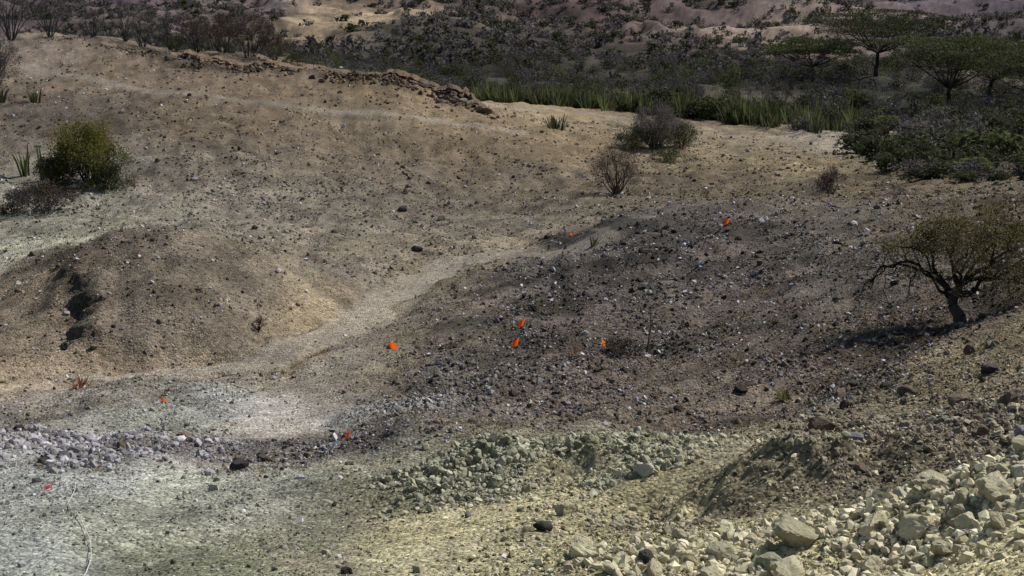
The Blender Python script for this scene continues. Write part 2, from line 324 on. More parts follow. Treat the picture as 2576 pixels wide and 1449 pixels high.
clods("rubble_bank",18000,disc(2.4,7.25,2.3,.95,None,-.5),.012,.08,(.40,.36,.23),(.70,.65,.47),"broken cream limestone chips packed between boulders",RC,2.9)
clods("rubble_slope",9500,disc(3.6,10.4,1.6,2.4,None,-.3),.012,.08,(.10,.085,.062),(.40,.36,.28),"brown and cream broken stones on a steep bank",RC)
clods("rubble_slope",4500,disc(.1,15.8,2.1,1.6,None,-.1),.012,.06,(.06,.055,.052),(.26,.245,.24),"dark rough gravel on charcoal slope",RC)
clods("rubble_slope",5000,disc(2.6,14.6,2.6,2.4,None,.1),.014,.08,(.07,.06,.05),(.24,.22,.19),"dark rough stones on charcoal slope",RC)
clods("rubble_slope",2600,disc(-.7,18.2,.9,2.6,None,.05),.014,.085,(.05,.045,.042),(.24,.22,.21),"dark clustered stones along the slope edge",RC)
clods("rubble_slope",3000,disc(.9,23.5,2.2,3.0,None,.2),.018,.10,(.05,.045,.042),(.22,.205,.20),"dark clustered stones on a charcoal slope",RC)
clods("rubble_slope",2400,disc(4.6,16.8,1.8,1.4,None,.05),.014,.085,(.05,.042,.036),(.20,.175,.15),"dark clustered stones below a thorn tree",RC)
clods("rubble_slope",3500,disc(1.6,9.0,1.8,.9,None,0),.01,.05,(.13,.12,.085),(.42,.39,.29),"small crumbs of olive soil on eroded bank",RC)
def along(pl,sp,front,th=-.25):
    def fn(rng,m):
        P=np.array(pl);i=rng.integers(len(P)-1,size=m);f=rng.uniform(0,1,m);x=P[i,0]*(1-f)+P[i+1,0]*f;y=P[i,1]*(1-f)+P[i+1,1]*f
        k=fbm(x*.8,y*0,73,3)>th;x=x[k]+rng.normal(0,.3,k.sum());y=y[k]+rng.normal(0,sp,k.sum())-np.abs(rng.normal(0,front,k.sum()));return x,y
    return fn
clods("ledge_rubble",1500,along(ledgeA,.25,.55,0),.04,.24,(.05,.04,.03),(.17,.125,.085),"crumbled dark brown rock debris below a ledge",RC)
clods("ledge_rubble",1700,along(ledgeB,.25,.6,-.1),.04,.28,(.055,.042,.03),(.20,.145,.095),"crumbled tan rock debris below a ledge",RC)
clods("ledge_rubble",500,along([(-26,79.5),(-21,77.2),(-18.7,75.2)],.3,.5,0),.04,.2,(.05,.04,.03),(.17,.13,.09),"crumbled brown rock debris on a dusty crest",RC)
clods("bank_debris",420,along(gully,.1,.15),.012,.08,(.05,.043,.037),(.15,.135,.12),"dark clods fallen from the eroded bank",RC)
# ------------------------------------------------------------ rocks
def rockmesh(name,mat,seed,hi=False):
    rng=np.random.default_rng(seed);V,F=(IV2,IF2) if hi else (IV,IF);V=V.copy()
    V=V*rng.uniform([.85,.7,.55],[1.25,1,.8])
    for _ in range(11):
        nrm=rng.normal(size=3);nrm/=np.linalg.norm(nrm);d=rng.uniform(.34,.66);e=V@nrm-d
        V=V-np.maximum(e,0)[:,None]*nrm*.98
    V=V+((fbm(V[:,0]*2+V[:,2],V[:,1]*2+V[:,2]*1.3,seed,5,.62)*.12))[:,None]*V
    V+=rng.normal(0,.008,V.shape)
    V/=np.abs(V).max();return mesh(name,V*.5,F,[mat])
ROCKS={}
for nm,mt in(("cream",M_cream),("grey",M_lav),("brown",M_brown),("dark",M_dark),("olive",M_olive),("white",M_white)):
    ROCKS[nm]=[rockmesh("rock_"+nm,mt,200+i+len(ROCKS)*10,hi=(nm in("cream","white"))) for i in range(9)]
LAB={"cream":"cream yellow angular limestone rock lying on rubble","grey":"pale lavender grey rock on gravelly soil","brown":"brown weathered boulder resting on bare soil","dark":"dark basalt rock lying on dry slope","olive":"olive green clay lump on rubble heap","white":"white chalky rock lying among stones"}
def rock(x,y,s,kind,rng=R,name="rock",label=None,group="rocks scattered over the slope",sink=.28,zs=1.0):
    me=ROCKS[kind][rng.integers(9)];o=obj(name,me,(x,y,Hs(x,y)+s*(.5-sink)*.62*zs))
    o.scale=(s*rng.uniform(.85,1.15),s*rng.uniform(.8,1.1),s*rng.uniform(.75,1)*zs);o.rotation_euler=(rng.uniform(-.35,.35),rng.uniform(-.35,.35),rng.uniform(0,6.28))
    o["label"]=label or LAB[kind];o["category"]="rock";o["group"]=group;return o
for a in"""-3.5 44.5 .38 dark;-2.2 43.5 .34 dark;-3.6 14.6 .22 brown;-2.6 12.6 .22 dark;-2.8 12.3 .13 grey;-2.7 13.1 .14 brown;2.7 11.8 .24 brown;1.0 10.15 .25 white;.4 7.6 .27 cream;.35 8.9 .24 cream;.7 8.7 .18 cream;-10.1 28 .34 white;-7.3 39.2 .28 dark;-2.5 36.3 .3 dark;-.95 7.5 .11 dark;7.2 34.7 .3 brown;7.7 34.9 .32 white;.2 15 .09 white;-.4 13.7 .13 dark;3.4 13.9 .22 brown;2.8 11 .2 grey;4.1 12.3 .24 brown;4.2 11.3 .28 brown;1.9 15.2 .18 dark;.2 8.5 .14 dark;2.6 15.4 .2 dark;2.8 15.9 .22 dark;3.7 14.6 .2 dark;-5 13.9 .2 grey;-4.5 14.2 .18 grey;-5.2 13.2 .2 grey;-3.9 13.3 .16 brown;1.6 7.4 .32 cream;2.3 8.8 .15 brown;-4 13.5 .15 grey;-6.9 22.3 .18 brown;-7.4 22.4 .2 dark;2.4 7.5 .24 cream;2.9 7.5 .24 cream;2.0 7.3 .24 cream;3.1 7.6 .22 cream;1.2 7.4 .22 cream;2.2 7.1 .26 cream;1.5 7.0 .24 cream;2.6 7.1 .24 cream;.8 7.2 .2 cream;1.0 7.8 .16 cream;.75 7.35 .15 dark;3.9 13.2 .22 brown;3.2 12.9 .16 dark;1.4 12.6 .12 dark;4.6 13 .22 dark;-1.6 14.6 .14 dark;-2.3 13.7 .13 dark;2.3 13.6 .14 brown;4.9 14.4 .2 brown;3.0 7.0 .24 cream;2.8 6.8 .26 cream;2.4 6.9 .2 cream;3.2 7.2 .2 white;1.9 6.9 .22 cream;1.1 7.1 .22 cream;1.3 8.0 .15 cream;.95 7.4 .16 cream""".split(";"):
    x,y,s,k=a.split();rock(float(x),float(y),float(s),k)
def cluster(cnt,cx,cy,rx,ry,s0,s1,kinds,pw=1.6,**kw):
    for _ in range(cnt):
        a=R.uniform(0,6.28);r=math.sqrt(R.uniform(0,1));x=cx+rx*r*math.cos(a);y=cy+ry*r*math.sin(a)
        s=s0*(s1/s0)**(R.uniform(0,1)**pw);rock(x,y,s,kinds[R.integers(len(kinds))],**kw)
cluster(125,2.15,7.2,1.6,.65,.06,.18,["cream"]*6+["white","olive"],1.5)
cluster(20,3.0,7.0,.7,.4,.06,.17,["cream"]*4+["white"],1.3)
cluster(20,1.0,7.35,.8,.45,.05,.15,["cream","cream","olive","white"])
cluster(34,-4.7,13.6,1.7,1.3,.06,.17,["grey","grey","brown","dark"])
cluster(12,-2,13.2,1.4,.6,.05,.13,["grey","dark","dark"])
cluster(16,.3,10.6,1.3,.6,.05,.11,["olive","olive","olive","cream"])
cluster(30,3.6,10.2,.9,2.0,.06,.18,["brown","brown","olive","grey","cream"])
cluster(16,.5,15.8,2.3,1.5,.06,.15,["dark","dark","grey"])
# ------------------------------------------------------------ rock ledges on the crest
def ledge(pl,h,dep,seed,label):
    rng=np.random.default_rng(seed);P=[]
    for (ax,ay),(bx,by) in zip(pl[:-1],pl[1:]):
        k=max(2,int(math.hypot(bx-ax,by-ay)/.08))
        for i in range(k): P.append((ax+(bx-ax)*i/k,ay+(by-ay)*i/k))
    P=np.array(P);k=len(P);s=np.arange(k)*.08
    hh=h*np.clip(.6+.8*fbm(s/2.2,s*0,seed,4,.55),-.2,1.2)*np.minimum(1,np.minimum(s,s[-1]-s)/1.5+.02)
    off=fbm(s/1.2,s*0+9,seed+3,5,.6)*.7
    prof=[(-.5,-.45),(-.42,.05),(-.2,.18),(-.3,.3),(-.28,.5),(-.05,.58),(-.14,.78),(.05,.9),(.4,.97),(.9,.9),(1.6,.6),(2.6,-.5)]
    V=np.zeros((k,len(prof),3));x0=P[:,0];y0=P[:,1]+off;z0=H(x0,y0-.2);z0=np.convolve(np.pad(z0,6,'edge'),np.ones(13)/13,'valid')
    for j,(a,b) in enumerate(prof):
        jit=fbm(s/.3,s*0+j*.9,seed+9,3)
        V[:,j,0]=x0+rng.normal(0,.03,k);V[:,j,1]=y0+a*dep+jit*.22;V[:,j,2]=z0+b*hh+rng.normal(0,.015,k)+jit*.05*(b>0)
    ii=np.arange(k*len(prof)).reshape(k,-1)
    F=np.stack([ii[:-1,:-1],ii[1:,:-1],ii[1:,1:],ii[:-1,1:]],-1).reshape(-1,4)
    o=obj("rock_ledge",mesh("rock_ledge",V.reshape(-1,3),F,[M_ledge]));o["label"]=label;o["category"]="rock ledge";o["group"]="rock ledges along the hill crest"
ledge([(-18.0,75.0),(-15.6,72.6),(-13.2,72.2),(-10.6,72.0)],.4,1.0,3,"broken brown rock ledge along a dusty hill crest")
ledge([(-7.2,71.4),(-5.4,70.9),(-3.6,70.2),(-2.2,68.9),(-1.2,67.0)],.75,1.3,8,"layered tan rock outcrop at the end of the hill")
for _ in range(40):
    pl=[ledgeA,ledgeB][R.integers(2)];i=R.integers(3);f=R.uniform();x=pl[i][0]*(1-f)+pl[i+1][0]*f+R.normal(0,.5);y=pl[i][1]*(1-f)+pl[i+1][1]*f-abs(R.normal(0,1.3))
    rock(x,y,R.uniform(.15,.4),["brown","dark"][R.integers(2)],label="brown rock fallen below a crest ledge",group="rocks fallen below the ledges")
for x,y,s in[(-2.5,68.2,.8),(-2.0,67.6,.9),(-1.3,66.8,.8),(-.9,66.2,.6),(-3.3,69.0,.6),(-1.7,67.0,.5),(-2.9,68.4,.5)]:
    rock(x,y,s,"brown",label="large layered tan boulder at the hill end",group="rocks fallen below the ledges",zs=.65,sink=.35)
# ------------------------------------------------------------ plants
def tubes(segs,ns=4):
    S=np.array(segs,float)
    a=S[:,:3];b=S[:,3:6];d=b-a;d/=np.linalg.norm(d,axis=1)[:,None]+1e-9
    up=np.where(np.abs(d[:,2:3])<.9,np.array([[0,0,1.]]),np.array([[1.,0,0]]));u=np.cross(d,up);u/=np.linalg.norm(u,axis=1)[:,None];v=np.cross(d,u)
    V=[]
    for q,rr in((a,S[:,6:7]),(b,S[:,7:8])):
        for j in range(ns):
            c,s=math.cos(6.2832*j/ns),math.sin(6.2832*j/ns);V.append(q+(u*c+v*s)*rr)
    V=np.stack(V,1);F=np.array([(j,(j+1)%ns,ns+(j+1)%ns,ns+j) for j in range(ns)])
    return V.reshape(-1,3),(F[None]+np.arange(len(S))[:,None,None]*2*ns).reshape(-1,4)
def leaves(P,size,rng,asp=.5):
    P=np.asarray(P,float);m=len(P);q=np.array([(-1,0,0),(0,-asp,0),(1,0,0),(0,asp,0)],float)*.5
    V=np.einsum('nij,kj->nki',rotm(rng,m),q)*(size*rng.uniform(.5,1.4,m))[:,None,None]+P[:,None,:]
    return V.reshape(-1,3),np.arange(m*4).reshape(-1,4)
def join(parts):
    V=[];F=[];mi=[];o=0
    for i,(v,f) in enumerate(parts):
        V.append(v);F.append(f+o);mi+= [i]*len(f);o+=len(v)
    return np.concatenate(V),np.concatenate(F),mi
def grow(p,d,L,r,dep,rng,segs,tips,spread=.6,lift=.1,kids=(2,4),steps=3,wob=.22,shr=.68):
    p=np.array(p,float);d=np.array(d,float);d/=np.linalg.norm(d)
    for i in range(steps):
        d=d+rng.normal(0,wob,3)+np.array([0,0,lift*.3]);d/=np.linalg.norm(d);q=p+d*L/steps
        r1=r*(1-.3/steps*(1.3 if dep else 3))
        segs.append((*p,*q,r,r1));p=q;r=r1
        if dep<=1: tips.append(p.copy())
    if dep==0: return
    for _ in range(rng.integers(*kids)):
        nd=d+rng.normal(0,spread,3)+np.array([0,0,lift])
        grow(p,nd,L*shr*rng.uniform(.7,1.2),r*.68,dep-1,rng,segs,tips,spread,lift,kids,steps,wob,shr)
def stems(w,h,rng,k=9,dep=3,r=.02,lift=.1):
    segs=[];tips=[]
    for i in range(k):
        a=rng.uniform(0,6.28);t=rng.uniform(.1,1.1);d=(math.cos(a)*t*w/h*.6,math.sin(a)*t*w/h*.6,1)
        grow((math.cos(a)*.05*w,math.sin(a)*.05*w,-.05),d,h*.45,r,dep,rng,segs,tips,lift=lift,spread=.5,shr=.6)
    S=np.array(segs);T=np.array(tips)
    mx=np.abs(T[:,:2]).max();mz=T[:,2].max();sc=np.array([w/2/mx,w/2/mx,h/mz])
    S[:,:3]*=sc;S[:,3:6]*=sc;T=T*sc;return S,T
def dome(nl,w,h,rng,lobes=9):
    L=[]
    for _ in range(lobes):
        a=rng.uniform(0,6.28);r=rng.uniform(0,.36)*w;L.append((math.cos(a)*r,math.sin(a)*r,h*rng.uniform(.1,.7)*(1-.5*(r/(w*.5))**2),rng.uniform(.15,.27)))
    L=np.array(L);k=L[rng.integers(lobes,size=nl)];u=rng.normal(size=(nl,3));u/=np.linalg.norm(u,axis=1)[:,None]
    c=k[:,:3]+u*(k[:,3]*rng.uniform(.4,1.1,nl)**.7)[:,None]*np.array([w,w,h*1.1]);c[:,2]=np.abs(c[:,2]);return c
def shrub(x,y,w,h,kind,seed,label,nleaf=3500,ls=.05,k=10,name="shrub",dep=3,group=None,full=.0):
    rng=np.random.default_rng(seed);S,T=stems(w,h,rng,k,dep,r=.012*h+.006)
    e=obj(name,None,(x,y,Hs(x,y)));e["label"]=label;e["category"]="shrub"
    if group: e["group"]=group
    tm={"rust":M_brn,"grey":M_gtwig}.get(kind,M_dbark)
    v,f=tubes(S,3);obj("branches",mesh("branches",v,f,[tm]),parent=e)
    if nleaf:
        T=T[T[:,2]>h*.06];c=T[rng.integers(len(T),size=nleaf)]+rng.normal(0,.035*max(w,h),(nleaf,3));c[:,2]=np.abs(c[:,2])
        nd=int(nleaf*full)
        if nd: c[:nd]=dome(nd,w,h,rng,14)
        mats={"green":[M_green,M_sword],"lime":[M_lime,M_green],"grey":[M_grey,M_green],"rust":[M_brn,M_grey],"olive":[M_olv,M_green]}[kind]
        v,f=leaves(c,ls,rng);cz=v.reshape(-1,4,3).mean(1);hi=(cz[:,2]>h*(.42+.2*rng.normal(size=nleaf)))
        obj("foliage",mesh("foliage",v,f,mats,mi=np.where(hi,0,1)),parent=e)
    return e
def blades(w,h,k,rng,wid=.05,curl=.3,lean=.5):
    V=[];F=[];o=0
    for i in range(k):
        a=rng.uniform(0,6.28);b=rng.uniform(0,.28)*w;bx,by=math.cos(a)*b,math.sin(a)*b;a+=rng.normal(0,.5)
        L=h*rng.uniform(.45,1.05);t=lean*rng.uniform(.1,1);dx,dy=math.cos(a),math.sin(a);px,py=-dy,dx;ww=wid*rng.uniform(.7,1.2)
        for j in range(5):
            s=j/4;rad=t*s*L*.6+curl*s*s*L*.3;z=L*s*(1-.25*t*s)-.03;wj=ww*(1-s**2.2)*(.75+.5*s)+.002
            cx,cy=bx+dx*rad,by+dy*rad
            V+=[(cx+px*wj,cy+py*wj,z+wj*.4),(cx,cy,z-wj*.2),(cx-px*wj,cy-py*wj,z+wj*.4)]
            if j<4: F+=[(o,o+1,o+4,o+3),(o+1,o+2,o+5,o+4)]
            o+=3
    return np.array(V),np.array(F)
def bladeplant(name,x,y,w,h,k,mat,seed,label,cat,wid=.04,curl=.3,lean=.5,group=None):
    v,f=blades(w,h,k,np.random.default_rng(seed),wid,curl,lean);o=obj(name,mesh(name,v,f,[mat]),(x,y,Hs(x,y)));o["label"]=label;o["category"]=cat
    if group: o["group"]=group
    return o
shrub(-14.0,46.3,3.2,2.15,"lime",1,"round yellow-green leafy bush on a pale slope",26000,.06,24,full=.4)
shrub(-15.1,45.9,1.6,1.1,"green",101,"dark green undergrowth beside a round bush",4500,.06,10,full=.5)
shrub(-13.2,45.6,1.5,.9,"green",102,"dark green undergrowth beside a round bush",4000,.06,10,full=.5)
bladeplant("sword_plant",-16.9,48.4,.8,1.35,18,M_sword,2,"tall spiky green succulent beside a round bush","succulent",.045)
bladeplant("sword_plant",-16.1,47.9,.7,1.3,16,M_sword,3,"tall spiky green succulent beside a round bush","succulent",.045)
bladeplant("sword_plant",-15.4,46.9,.9,.9,18,M_green,33,"dark spiky succulent beside a round bush","succulent",.045)
shrub(-13.9,41.2,2.2,1.0,"rust",4,"low dark scrubby bush on pale ground",6500,.05,14,full=.6)
shrub(-14.9,41.5,1.0,.6,"grey",45,"low grey scrubby bush on pale ground",1800,.05,8,full=.6)
shrub(-23.6,64.4,3.0,2.8,"grey",5,"grey twiggy bush on a brown hillside",12000,.06,18,full=.35)
bladeplant("sword_plant",-21.2,62.6,1,.9,24,M_sword,6,"spiky dark green succulent clump on brown hillside","succulent",.045,lean=1)
bladeplant("sword_plant",-22.6,62.4,1,.8,22,M_green,66,"spiky dark green succulent clump on brown hillside","succulent",.045,lean=1)
shrub(6.3,62,3.6,1.8,"grey",7,"wide rounded dark bush on the sandy flat",18000,.055,22,full=.5)
shrub(5.2,61.4,1.8,.9,"green",77,"low dark green bush beside a rounded bush",3500,.06,8,full=.6)
shrub(7.5,62.2,1.8,1.2,"green",78,"dark green bush beside a rounded bush",4500,.06,12,full=.5)
shrub(3.6,48,2.4,1.8,"rust",8,"reddish brown leafless thorn bush at slope foot",7000,.035,20,dep=4,full=.12)
bladeplant("sword_plant",2.0,65.2,1.5,.85,46,M_sword,9,"spiky green succulent clump on sandy ground","succulent",.04,lean=1)
shrub(9.5,41.5,1.1,.95,"rust",10,"small dark twiggy bush on tan ground",5000,.035,12,full=.5)
shrub(6.5,57.8,1.7,.5,"green",11,"low dark green bush on tan ground",3200,.05,8,full=.6)
bladeplant("aloe_plant",-6.0,18.7,.2,.27,38,M_aloe,12,"small rusty red aloe rosette on bare soil","aloe",.014,lean=1.7)
shrub(-4.6,24.5,.36,.3,"rust",13,"tiny dry brown tuft on the mound",900,.02,9)
bladeplant("sword_plant",2.0,33.8,.3,.32,16,M_sword,14,"little dark spiky plant beside the path","succulent",.02,lean=1)
shrub(5.5,45.2,.5,.4,"rust",15,"small dead bush on sandy ground",350,.03,6)
shrub(6.3,44.9,.6,.35,"rust",16,"small dead bush on sandy ground",350,.03,6)
shrub(10.5,38.9,1.1,.4,"grey",17,"low dry bush on the ridge",1200,.03,7)
bladeplant("grass_tuft",3.1,15.3,.2,.2,70,M_lime,18,"yellow-green grass tuft on the dark slope","grass",.004,lean=1.3)
for i,(x,y,w_,h_,kd,nl) in enumerate([(-27.8,79.2,3.6,3.3,"grey",3200),(-25.9,80,2.8,2.6,"grey",2200),(-20.6,79.4,2.6,2.1,"grey",3600),(-19.0,79.3,2.2,2.4,"grey",1600),(-17.3,78,2.6,1.9,"rust",5600),(-15.6,76.6,3.0,2.0,"rust",6600),(-14.0,75.8,3.6,2.5,"rust",9000),(-12.6,75.3,2.2,1.5,"rust",4500),(-23.5,80,2.2,1.6,"grey",3000),(-21.8,80.4,2.0,2.2,"grey",1500),(-11.4,75.0,1.8,.9,"green",2800),(-16.5,79.5,2.4,1.8,"grey",3800),(-29.5,81,2.8,3.0,"grey",2200),(-18.2,77.6,1.6,1.0,"green",2200)]):
    shrub(x,y,w_,h_,kd,300+i,"leafless grey thorn bush on the hill crest",nl,.05,14,name="thorn_shrub",dep=4 if nl<2300 else 3,group="thorn bushes along the hill crest",full=.12)
rng=np.random.default_rng(6);sg=[];tp=[]
grow((0,0,-.03),(.06,0,1),.34,.018,2,rng,sg,tp,spread=.28,lift=.6,kids=(2,3),wob=.1);v,f=tubes(sg,4)
o=obj("dead_sapling",mesh("dead_sapling",v,f,[M_dbark]),(1.9,19.1,Hs(1.9,19.1)));o["label"]="thin dead leafless sapling standing on stony slope";o["category"]="plant"
shrub(1.5,18.6,.6,.2,"rust",19,"low dark dead twigs on stony slope",1600,.025,12,full=.3)
bladeplant("grass_tuft",.9,19.4,.06,.24,7,M_aloe,20,"small reddish dry stalks on the stony slope","grass",.008,lean=.3)
# thorn tree on the stony slope
rng=np.random.default_rng(21);sg=[];tp=[]
def limb(P,r0,r1,rng,dep=3,L=.3,st=.35,up=.25,**kw):
    P=np.array(P,float);m=len(P)-1
    for i in range(m):
        for j in range(3):
            a=P[i]+(P[i+1]-P[i])*j/3;b=P[i]+(P[i+1]-P[i])*(j+1)/3
            if j<2: b=b+rng.normal(0,.035,3)
            if j>0: a=last
            t0=(i+j/3)/m;t1=(i+(j+1)/3)/m
            sg.append((*a,*b,r0+(r1-r0)*t0,r0+(r1-r0)*t1));last=b
            if t1>st:
                for _ in range(2 if t1<.9 else 4):
                    grow(b,rng.normal(0,.8,3)+(P[i+1]-P[i])*1.0+np.array([0,0,up]),L,(r0+(r1-r0)*t1)*.45,dep,rng,sg,tp,**kw)
trunk=[(.08,0,-.1,.03,0,.12,.105,.085),(.03,0,.12,-.07,.02,.26,.085,.068),(-.07,.02,.26,-.05,.02,.38,.068,.064),(-.05,.02,.38,.02,.03,.52,.062,.05)]
KW=dict(spread=.8,lift=.02,kids=(2,4),wob=.34)
for P,r0,up in [([(-.06,.02,.34),(-.3,.05,.6),(-.65,.1,.82),(-1.0,.05,.78),(-1.22,0,.55)],.036,.02),([(-.05,.02,.38),(-.3,.3,.62),(-.7,.5,.7),(-1.0,.5,.5)],.03,.0),([(-.04,.02,.42),(-.3,.2,.72),(-.3,.3,1.0),(-.45,.3,1.2)],.034,.2),([(.02,.03,.51),(-.08,.2,.85),(.12,.3,1.3)],.036,.25),([(.02,.03,.5),(.38,.05,.75),(.45,.1,1.25)],.035,.2),([(.0,.03,.42),(.4,-.05,.6),(.85,-.1,.88),(1.35,-.1,.8)],.034,.1),([(.0,.0,.36),(.35,.1,.42),(.8,.2,.52),(1.25,.2,.4)],.028,.0),([(.0,.0,.5),(.2,-.3,.8),(.35,-.5,.95)],.028,.1),([(-.02,.0,.5),(-.2,-.3,.7),(-.4,-.45,.7)],.026,.05),([(.02,.05,.52),(.3,.45,.9),(.6,.7,1.1)],.028,.2),([(.02,.0,.5),(.35,.2,.9),(.8,.2,1.4)],.03,.3),([(.1,.0,.58),(.6,.0,.98),(1.15,.1,1.15)],.03,.2),([(.3,.05,.7),(.7,.1,.75),(1.0,.1,.95),(1.5,.1,1.05)],.02,.1),([(-.2,.1,.62),(-.5,.2,.95),(-.8,.2,1.0)],.018,.1),([(.1,-.1,.6),(.4,-.4,.7),(.8,-.6,.8)],.02,.1),([(0,0,.55),(-.1,-.2,.9),(.1,-.3,1.15)],.02,.1)]:
    limb(P,r0,.008,rng,dep=3,L=.2,up=up,**KW)
for P in [[(-.8,.08,.75),(-.95,.05,.55),(-1.0,.05,.3)],[(-1.1,.02,.65),(-1.28,0,.4),(-1.3,0,.15)],[(-.55,.08,.72),(-.65,.0,.5),(-.68,0,.32)],[(.7,.2,.45),(.8,.2,.25),(.85,.2,.05)],[(1.0,.2,.5),(1.1,.2,.3),(1.15,.1,.1)],[(.4,.2,.45),(.5,.1,.3),(.5,0,.12)],[(1.3,.2,.6),(1.35,.2,.35),(1.4,.1,.1)]]:
    limb(P,.01,.004,rng,dep=2,L=.12,up=-.3,spread=.5,lift=-.2,kids=(2,3))
te=obj("thorn_tree",None,(5.85,17.9,Hs(5.85,17.9)));te["label"]="sparse spreading thorn tree with crooked trunk on a stony slope";te["category"]="tree"
v,f=tubes(trunk,8);obj("trunk",mesh("trunk",v,f,[M_bark],smooth=True),parent=te)
v,f=tubes(sg,3);obj("branches",mesh("branches",v,f,[M_dbark]),parent=te)
nl=27000;T=np.array(tp);gap=sstep(-.25,.25,fbm(T[:,0]*3.2,T[:,2]*3.2+T[:,1]*2,97,2)+.1);q=np.clip((T[:,2]-.3)/.7,.06,1)*np.where(T[:,0]<-.6,.35,1)*(.12+gap);q/=q.sum();c=T[rng.choice(len(T),size=nl,p=q)]+rng.normal(0,.04,(nl,3));v,f=leaves(c,.027,rng)
obj("crown",mesh("crown",v,f,[M_olv,M_green],mi=(rng.uniform(0,1,nl)<.35).astype(int)),parent=te)
# umbrella acacias
AC=[]
def acacia(x,y,h,w,seed,lean=0):
    AC.append((x,y,w))
    rng=np.random.default_rng(seed);sg=[];tr=[];p=np.array([0,0,-.2]);d=np.array([lean,0,1.]);r=.05*h
    for i in range(5):
        q=p+d*h*.07+rng.normal(0,.06,3);tr.append((*p,*q,r,r*.88));p=q;r*=.88
    cen=[]
    for i in range(15):
        a=i*.4189+rng.uniform(-.3,.3);rad=w/2*rng.uniform(.25,.9);e=np.array([math.cos(a)*rad,math.sin(a)*rad,h*rng.uniform(.7,.95)*(1-.1*(rad/(w/2))**2)]);m=p*.45+e*.55-np.array([0,0,h*.1])
        pr=p
        for tt in(.25,.5,.75,1):
            q=(1-tt)**2*p+2*tt*(1-tt)*m+tt*tt*e+rng.normal(0,.015*h,3);sg.append((*pr,*q,r*.6*(1.1-tt*.8),r*.6*(1.1-tt*.8-.2)+.005));pr=q
            if tt>.4:
                for _ in range(4):
                    q2=q+np.array([rng.normal(0,.09*w),rng.normal(0,.09*w),h*rng.uniform(.02,.08)]);sg.append((*q,*q2,.03,.01))
                    if tt>.6: cen.append(q2)
        cen.append(e)
    cen=np.array(cen);nl=15000;c=cen[rng.integers(len(cen),size=nl)]+rng.normal(0,1,(nl,3))*np.array([.05*w,.05*w,.016*h])
    c[:,2]=np.minimum(c[:,2],h*(1.02-.12*(np.hypot(c[:,0],c[:,1])/(w/2))**2)+rng.normal(0,.05,nl))
    e=obj("umbrella_acacia",None,(x,y,Hs(x,y)));e["label"]="flat-topped umbrella acacia with dark trunk above scrub";e["category"]="tree";e["group"]="umbrella acacias in the valley"
    v,f=tubes(tr,7);obj("trunk",mesh("trunk",v,f,[M_dbark],smooth=True),parent=e)
    v,f=tubes(sg,4);obj("branches",mesh("branches",v,f,[M_dbark]),parent=e)
    v,f=leaves(c,.14,rng);obj("crown",mesh("crown",v,f,[M_sword,M_green],mi=(rng.uniform(0,1,nl)<.5).astype(int)),parent=e)
acacia(30.8,120,5.5,12.5,31,.12);acacia(31.4,101.6,5.3,10.4,32,-.1);acacia(36.2,97,4.6,9,33);acacia(26.0,122.8,3.9,9,34);acacia(38.0,112,5.0,10,35)
# far shrub prototypes
def proto(nl,ls,tw,seed,w=1.0,h=.7,dep=2):
    rng=np.random.default_rng(seed);c=dome(nl,w,h,rng,rng.integers(7,11))
    a=leaves(c,ls,rng,.6);S,T=stems(1.05,h*1.1,rng,tw,dep,r=.011);return a,tubes(S,3)
PM={"green":M_green,"grey":M_grey,"lime":M_lime,"olive":M_sword}
PR=[]
for kd,sd,nl,tw in[("green",1,1100,8),("green",2,1000,8),("green",3,1000,8),("grey",4,500,18),("grey",5,350,22),("olive",6,900,8),("grey",7,600,16),("lime",8,900,6)]:
    a,b=proto(nl,.075,tw,sd+50);v,f,mi=join([a,b]);PR.append((kd,v,f,mi,mesh("shrub_"+kd,v,f,[PM[kd],M_gtwig if kd=="grey" else M_dbark],mi=mi)))
FP=[]
for kd,sd,nl in[("green",1,70),("green",2,60),("grey",3,55),("grey",4,45),("grey",5,50),("olive",6,55)]:
    a,b=proto(nl,.22,3,sd+90,dep=1);b=(b[0],b[1][::3]);v,f,mi=join([a,b]);FP.append((kd,v,f,mi,None))
def valley_lim(x): return np.interp(x,[-60,-10,-4,0,10,17,22,40],[100,99,98,95,90,80,70,60])
def valley_ok(x,y):
    k=y>valley_lim(x)
    for ax,ay,aw in AC[:2]: k=k&~((np.abs(x/y-ax/ay)<aw*.12/ay)&(y<ay+1)&(y>ay-12))
    return k
yy=R.uniform(58,150,9000);xx=R.uniform(-.42,.42,9000)*yy;k=valley_ok(xx,yy);xx,yy=xx[k],yy[k]
placed=[]
for x,y in sorted(zip(xx,yy),key=lambda q:q[1]):
    if len(placed)>=240: break
    if R.uniform()<.3: placed.append((x,y))
LB={"green":"dark green dense shrub in valley scrub","grey":"leafless grey thorny shrub in valley scrub","olive":"olive green shrub in valley scrub","lime":"bright yellow-green shrub in valley scrub"}
def put(x,y,s,i,name="valley_shrub"):
    kd=PR[i][0];o=obj(name,PR[i][4],(x,y,Hs(x,y)-.05));o.scale=(s*R.uniform(.9,1.5),s*R.uniform(.9,1.5),s*R.uniform(.65,1.05));o.rotation_euler=(0,0,R.uniform(0,6.28))
    o["label"]=LB[kd];o["category"]="shrub";o["group"]="shrubs of the valley scrub"
pick=[0,0,1,1,2,3,3,4,4,5,6]
for x,y in placed: put(x,y,R.uniform(1.1,2.7),pick[R.integers(len(pick))])
for x,y in[(8,108),(6.5,112)]: put(x,y,2.4,7)
